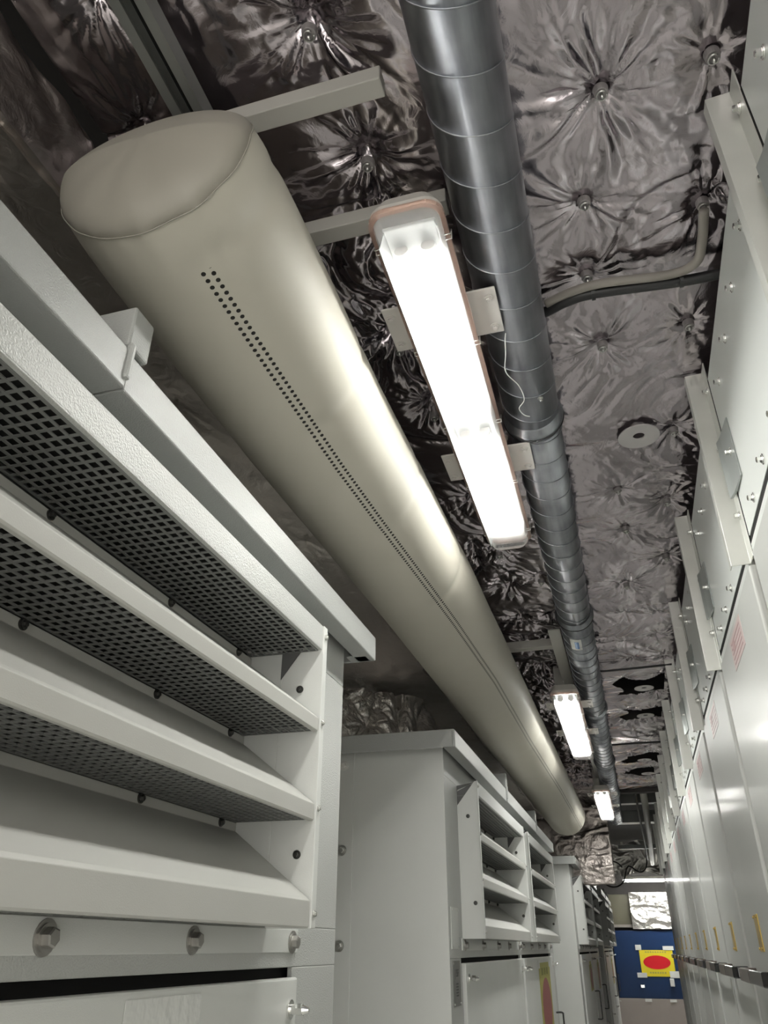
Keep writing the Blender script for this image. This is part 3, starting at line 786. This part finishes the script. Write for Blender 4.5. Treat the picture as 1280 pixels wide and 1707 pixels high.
# bolted strips, door gaps and doors
for j, (a, b) in enumerate(((Y0 + .22, Y0 + 1.86), (Y0 + 1.92, Y0 + 3.56))):
    bm = nb(); box(bm, BX, BX + .004, a, b, -.010, .030); s = obj('bolted_strip', bm, 'paint', lc, bevel=.001)
    for yo in (0.05, 0.45, 0.86, 1.21, 1.61):
        bm = nb(); bolt(bm, (BX + .004, a + yo, .008), (1, 0, 0), .0115, .011); obj('bolt', bm, 'bolt_steel', s)
    bm = nb(); box(bm, BX - .008, BX + .012, a + .01, b - .01, FL + .12, -.052); d = obj('door', bm, 'paint', lc, bevel=.004)
    for yl in (a + .055, b - .045):
        for z in (-.103, -.80):
            bm = nb(); cyl(bm, (BX + .012, yl, z), (BX + .016, yl, z), .016, seg=20); cyl(bm, (BX + .016, yl, z), (BX + .026, yl, z), .009, seg=16)
            cyl(bm, (BX + .026, yl, z), (BX + .040, yl, z), .0105, seg=6); cyl(bm, (BX + .040, yl, z), (BX + .052, yl, z), .009, .004, seg=12)
            obj('latch', bm, 'chrome', d)
    bm = nb(); tube(bm, spline([(BX + .012, b - .10, -.40), (BX + .055, b - .10, -.40), (BX + .06, b - .10, -.43), (BX + .06, b - .10, -.62), (BX + .055, b - .10, -.65), (BX + .012, b - .10, -.65)], 5), .006, 8)
    obj('handle', bm, 'handle', d, smooth=True)
base = lc
c1 = dup(lc, shift=(0, -5.02 + 0.0, 0), label='nearest grey louvred cabinet filling the lower left, its open louvres and mesh close up')
c3 = dup(lc, shift=(0.098, 5.02, 0), label='third grey louvred cabinet along the left, under the far end of the fabric duct')
c4 = dup(lc, shift=(0.125, 9.75, 0), label='last grey louvred cabinet at the far left, next to the blue panel')

def text_obj(name, body, size, loc, rotm, mat, parent=None, sx=1.0):
    cu = bpy.data.curves.new(name, 'FONT'); cu.body = body; cu.size = size; cu.extrude = 0.0002; cu.align_x = 'CENTER'; cu.align_y = 'CENTER'
    o = bpy.data.objects.new(name, cu); COL.objects.link(o)
    dg = bpy.context.evaluated_depsgraph_get(); me = bpy.data.meshes.new_from_object(o.evaluated_get(dg))
    bpy.data.objects.remove(o); bpy.data.curves.remove(cu)
    base = world_loc(parent) if parent else Vector((0, 0, 0))
    me.transform(Matrix.Translation(Vector(loc) + Vector((0, 0, H)) - base) @ rotm @ Matrix.Diagonal((sx, 1, 1, 1)))
    me.materials.append(M[mat]); q = bpy.data.objects.new(name, me); COL.objects.link(q)
    if parent: q.parent = parent
    return q
RPX = Matrix(((0, 0, 1, 0), (1, 0, 0, 0), (0, 1, 0, 0), (0, 0, 0, 1)))       # faces +x, text runs along +y
RNY = Matrix(((1, 0, 0, 0), (0, 0, -1, 0), (0, 1, 0, 0), (0, 0, 0, 1)))      # faces -y, text runs along +x
# nameplates of the second cabinet
for (z0, z1, txt) in ((-.005, .132, None), (-.184, -.043, 'J 35F')):
    bm = nb(); box(bm, BX, BX + .002, Y0 + .035, Y0 + .165, z0, z1)
    pl = obj('nameplate', bm, 'nameplate' if txt else 'paint', lc); pl['label'] = 'dark engraved nameplate' if txt else 'plain painted cover plate'
    bm = nb()
    for yy in (Y0 + .045, Y0 + .155):
        for zz in (z0 + .008, z1 - .008): cyl(bm, (BX + .002, yy, zz), (BX + .004, yy, zz), .004, seg=10)
    obj('rivets', bm, 'chrome', pl)
    if txt:
        text_obj('engraving', txt, 0.034, (BX + .0024, Y0 + .10, -.083), RPX, 'ink', pl)
        bm = nb()
        for k in range(5): box(bm, BX + .002, BX + .0024, Y0 + .085 , Y0 + .125, -.118 - .009 * k, -.113 - .009 * k)
        obj('fine_print', bm, 'ink', pl)

# warning posters on the doors, shade and reflection put into their colours
def poster(x, ya, yb, z0, z1, mats, label, group='yellow warning posters with a red oval'):
    t = thing('warning_poster', label, 'poster', (x, (ya + yb) / 2, z0 + H), group)
    bm = nb(); box(bm, x, x + .0012, ya, yb, z0, z1); obj('sheet', bm, mats[0], t)
    bm = nb(); n = 40; cy = (ya + yb) / 2; cz = z0 + (z1 - z0) * .42
    vs = [bm.verts.new((x + .002, cy + (yb - ya) * .40 * math.cos(2 * PI * k / n), cz + (z1 - z0) * .38 * math.sin(2 * PI * k / n))) for k in range(n)]
    bm.faces.new(vs); obj('red_oval', bm, mats[1], t)
    bm = nb()
    for k in range(3): box(bm, x + .001, x + .0018, ya + (yb - ya) * (.2 + .22 * k), ya + (yb - ya) * (.34 + .22 * k), z1 - .07, z1 - .03)
    obj('print', bm, 'ink_olive', t)
    bm = nb()
    for yy in (ya - .01, yb - .05): box(bm, x + .0012, x + .0024, yy, yy + .06, z1 - .03, z1 + .015)
    obj('tape', bm, 'white', t)
    return t
DX = BX + .013
poster(DX, 5.70, 6.35, -.52, -.085, ('olive', 'maroon'), 'yellow poster with red oval on the far door of the second left cabinet')
poster(DX + .098, 9.3, 9.75, -.38, -.12, ('olive', 'maroon'), 'small yellow and red patch for a poster reflected in a door of the third left cabinet')  # this and the next two are patches painting poster reflections
poster(DX + .098, 10.9, 11.3, -.42, -.12, ('olive', 'maroon'), 'small yellow and red patch for a poster reflected in the farther door of the third left cabinet')
poster(DX + .125, 14.9, 15.4, -.5, -.12, ('olive', 'maroon'), 'small yellow and red patch for a poster reflected in a door of the last left cabinet')
# tape with a paper slip on the first cabinet
tt = thing('clear_tape', 'strip of clear tape over a white paper slip on the nearest left cabinet door', 'tape', (DX, 1.1, -.15 + H))
bm = nb(); box(bm, DX, DX + .0006, 1.035, 1.24, -.19, -.062); obj('tape_film', bm, 'clear_tape', tt)
bm = nb(); box(bm, DX + .0008, DX + .0014, 1.04, 1.135, -.19, -.105); obj('paper_slip', bm, 'white', tt)

# ------------------------------------------------------------------ right cabinets
RXF = 0.36; PW = 0.80
def right_cab(y1):
    """y1 = fold line of the bracket at the far edge of this cabinet"""
    y0 = y1 - PW
    t = thing('switchgear_cabinet', '', 'cabinet', (RXF + .3, y1 - PW / 2, 0), 'tall zinc grey cabinets along the right')
    bm = nb(); box(bm, RXF + .006, 1.1, y0 + .004, y1 - .002, FL, 1.262); obj('body', bm, 'frame', t, bevel=.002)
    bm = nb(); box(bm, RXF, RXF + .006, y0 + .030, y1 - .050, 0.815, 1.272); p = obj('upper_panel', bm, 'zinc', t, bevel=.001)
    bm = nb(); box(bm, RXF - .001, RXF + .006, y0 + .030, y1 - .050, 0.766, 0.795); obj('lower_rail', bm, 'zinc', t, bevel=.001)
    bm = nb(); box(bm, RXF + .0015, RXF + .0065, y0 + .028, y1 - .03, 0.795, 0.815); box(bm, RXF - .0005, RXF + .0065, y1 - .050, y1 - .044, 0.79, 1.27); obj('gap_shade_strip', bm, 'gap', t)  # black strips painting the shade in the slit and along the flange
    for (dy, z) in ((.159, 1.172), (.321, 1.173), (.477, 1.172), (.630, 1.172), (.06, 1.172), (.30, .838), (.455, .838), (.608, .838), (.06, .90)):
        bm = nb(); bolt(bm, (RXF, y0 + dy + .004, z), (-1, 0, 0), .0065, .010); obj('bolt', bm, 'chrome', p)
    # bracket: flange on the panel and a fin towards the aisle with a folded lip
    bm = nb()
    prism(bm, [(RXF - .002, y1 - .044), (RXF + .001, y1 - .044), (RXF + .001, y1 + .002), (RXF - .041, y1 + .004), (RXF - .041, y1 + .028), (RXF - .0435, y1 + .028), (RXF - .0435, y1 + .001), (RXF - .002, y1 - .002)], 2, 0.768, 1.330)
    bk = obj('bracket', bm, 'bracket', t, bevel=.0008)
    for z in (1.253, 1.07, .884):
        bm = nb(); bolt(bm, (RXF - .002, y1 - .022, z), (-1, 0, 0), .0065, .010); obj('bolt', bm, 'chrome', bk)
    bm = nb(); prism(bm, [(RXF - .0035, y1 - .140), (RXF - .0005, y1 - .140), (RXF - .0035, y1 - .060), (RXF - .008, y1 - .034), (RXF - .014, y1 - .030), (RXF - .016, y1 - .033), (RXF - .010, y1 - .060)], 2, .925, 1.085)
    cp = obj('clip_plate', bm, 'clip', t, bevel=.001)
    bm = nb(); bolt(bm, (RXF - .004, y1 - .11, 1.007), (-1, 0, 0), .0065, .010); obj('bolt', bm, 'chrome', cp)
    # door
    dx = 0.345
    bm = nb(); box(bm, dx, RXF + .004, y0 - .035, y1 - .105, FL + .12, 0.752); d = obj('door', bm, 'zinc_door', t, bevel=.006, seg=3)
    bm = nb(); box(bm, dx - .001, dx, y0 + .215, y0 + .442, .652, .731); st = obj('warning_sticker', bm, 'pink', d)
    bm = nb()
    for k in range(5): box(bm, dx - .0016, dx - .001, y0 + .235, y0 + .42, .663 + .013 * k, .667 + .013 * k)
    box(bm, dx - .0018, dx - .001, y0 + .36, y0 + .40, .690, .716)
    obj('sticker_print', bm, 'pinkline', st)
    bm = nb(); box(bm, dx - .003, dx, y0 + .27, y0 + .35, -.008, .092)
    for yy in (.28, .34):
        for zz in (0.0, .085): cyl(bm, (dx - .004, y0 + yy, zz), (dx - .007, y0 + yy, zz), .004, seg=8)
    obj('brass_plate', bm, 'brass', d, bevel=.001)
    bm = nb()
    hz = -.072
    prism(bm, [(dx, y0 + .02), (dx, y0 - .02), (dx - .040, y0 - .02), (dx - .055, y0 + .0), (dx - .055, y0 + .30), (dx - .042, y0 + .30), (dx - .042, y0 + .03)], 2, hz - .019, hz + .019)
    h1 = obj('handle', bm, 'handle', d, bevel=.006, seg=3)
    bm = nb(); prism(bm, [(dx - .042, y0 + .30), (dx - .0555, y0 + .30), (dx - .0555, y0 + .56), (dx - .045, y0 + .60), (dx, y0 + .60), (dx, y0 + .57), (dx - .042, y0 + .55)], 2, hz - .0185, hz + .0185)
    hg = obj('handle_grip', bm, 'handle_face', d, bevel=.004, seg=2); hg['label'] = 'half of the handle coloured bronze for its reflection'
    return t
rc = right_cab(1.75)
ordn = ['nearest', 'second', 'third', 'fourth', 'fifth', 'sixth', 'seventh', 'eighth', 'ninth', 'tenth', 'eleventh', 'twelfth', 'thirteenth', 'fourteenth']
names = {}
for k in range(-1, 12):
    lab = '%s zinc grey cabinet of the right hand row counting from the camera' % ordn[k + 1]
    if k == -1: lab = 'nearest zinc grey cabinet of the right hand row, cut off by the top right corner'
    if k == 11: lab = 'last zinc grey cabinet of the right hand row, farthest from the camera'
    if k == 0: rc['label'] = lab
    else: dup(rc, shift=(0, PW * k, 0), label=lab)

# ------------------------------------------------------------------ far end
bd = thing('blue_panel', 'dark blue board across the far end of the corridor', 'panel', (0.1, 17.9, -.85 + H))
bm = nb(); box(bm, -.56, .85, 17.9, 17.95, -.83, .305); obj('board', bm, 'blue', bd, bevel=.004)
bm = nb(); box(bm, -.15, -.07, 17.85, 17.9, -.66, -.60); obj('lock', bm, 'chrome', bd, bevel=.01)
pt = thing('warning_poster', 'yellow poster with a red oval taped to the dark blue board', 'poster', (.2, 17.88, -.47 + H), 'yellow warning posters with a red oval')
bm = nb(); box(bm, -.09, .53, 17.893, 17.899, -.47, -.03); obj('sheet', bm, 'yellow', pt)
bm = nb(); vs = [bm.verts.new((.215 + .25 * math.cos(2 * PI * k / 48), 17.890, -.235 + .115 * math.sin(2 * PI * k / 48))) for k in range(48)]; bm.faces.new(vs); obj('red_oval', bm, 'red', pt)
bm = nb()
for k in range(9): box(bm, .02 + .045 * k, .05 + .045 * k, 17.889, 17.893, -.075, -.05)
for k in range(7): box(bm, .06 + .045 * k, .09 + .045 * k, 17.889, 17.893, -.42, -.395)
obj('print', bm, 'olive', pt)
for (xa, xb, za, zb) in ((-.15, -.04, -.03, .06), (.36, .56, -.03, .04), (-.18, .0, -.49, -.41), (.42, .62, -.49, -.38)):
    bm = nb(); box(bm, xa, xb, 17.885, 17.893, za, zb); obj('tape', bm, 'white', pt)
bm = nb(); box(bm, .40, .48, 17.84, 17.90, -.63, -.50); tag(obj('wall_switch', bm, 'white', loc=(.44, 17.87, -.6 + H), bevel=.01), 'small white fitting on the blue board below the yellow poster', 'fitting')
gb = thing('lower_panel', 'beige grey panel under the dark blue board', 'panel', (.1, 17.8, 0))
bm = nb(); box(bm, -.60, .85, 17.86, 17.99, -H, -.832); obj('board', bm, 'wallbeige', gb, bevel=.004)
bm = nb()
for x in (-.10, .35): box(bm, x, x + .12, 17.845, 17.86, -.88, -.834)
obj('tape', bm, 'white', gb)
dr = thing('side_door', 'olive brown door frame at the far end left of the blue board', 'door', (-.45, 17.7, 0))
bm = nb(); box(bm, -.58, -.14, 17.96, 18.08, .40, .95); obj('door_leaf', bm, 'ecru', dr, bevel=.005)
bm = nb(); box(bm, -.60, -.12, 17.93, 17.97, .36, .41); obj('frame', bm, 'tan', dr)
fs = foil_sheet('foil_sheet', np.arange(-.14, .9, .012), np.arange(.33, .98, .012), lambda U, V, h: (U, 17.9 - h * 1.5, V), lambda U, V: crumple(U, V, [], 66, amp=.03), 'foil_bright')
tag(fs, 'bright crumpled foil sheet hanging above the blue board at the far end', 'foil')
fs = foil_sheet('foil_sheet', np.arange(-.45, .9, .012), np.arange(1.25, 1.80, .012), lambda U, V, h: (U, 16.9 - h * 3, V + .04 * np.sin(U * 9)), lambda U, V: crumple(U, V, [], 77, amp=.03), 'foil_bright')
tag(fs, 'crumpled foil hanging above the crosswise lamp at the far end', 'foil')
bm = nb()
pts = [(-.33 + .20 * math.cos(a), 14.9, 1.10 + .20 * math.sin(a)) for a in [2 * PI * k / 24 for k in range(2, 24)]] + [(-.05, 14.9, 1.22), (.12, 14.9, 1.12), (.24, 14.9, 1.2), (.27, 14.9, 1.45), (.27, 14.9, 1.84)]
tube(bm, spline(pts, 3), .012, 6); tag(obj('cable_loop', bm, 'black', loc=(-.3, 14.9, 1.1 + H), smooth=True), 'black cable hanging in a loop at the far end of the corridor', 'cable')
# bare structure beyond the foil
def beam(x0, x1, y0, y1, z0, z1, lab, mt='strut'):
    bm = nb(); box(bm, x0, x1, y0, y1, z0, z1); tag(obj('roof_beam', bm, mt, loc=((x0 + x1) / 2, (y0 + y1) / 2, z0 + H), bevel=.004), lab, 'beam', 'beams beyond the foil ceiling')
beam(-.17, 1.19, 9.5, 9.62, 1.42, 1.52, 'first grey cross beam beyond the end of the foil ceiling', 'rail')
beam(-.17, 1.19, 11.3, 11.5, 1.45, 1.6, 'second grey cross beam beyond the foil ceiling', 'rail')
beam(-.17, 1.19, 14.0, 14.08, 1.40, 1.46, 'thin grey cross beam nearest the far wall', 'rail')
beam(-.17, 1.19, 8.12, 8.2, 1.31, 1.84, 'dark edge beam where the foil ceiling ends', 'concrete')
bm = nb(); tube(bm, [(.21, 8.4, 1.84), (.21, 8.4, 1.36), (.215, 8.45, 1.30), (.23, 9, 1.30), (.36, 15.5, 1.30)], .035, 14)
tag(obj('drain_pipe', bm, 'strut', loc=(.25, 11, 1.3 + H), smooth=True), 'grey pipe running lengthwise beyond the foil ceiling beside the right cabinets', 'pipe')
bm = nb(); tube(bm, spline([(.14, 8.3, 1.36), (.16, 9.5, 1.33), (.22, 12, 1.31), (.28, 14.8, 1.31)], 6), .012, 8)
tag(obj('ceiling_cable', bm, 'black', loc=(.2, 11, 1.3 + H), smooth=True), 'black cable running beside the grey pipe beyond the foil ceiling', 'cable')
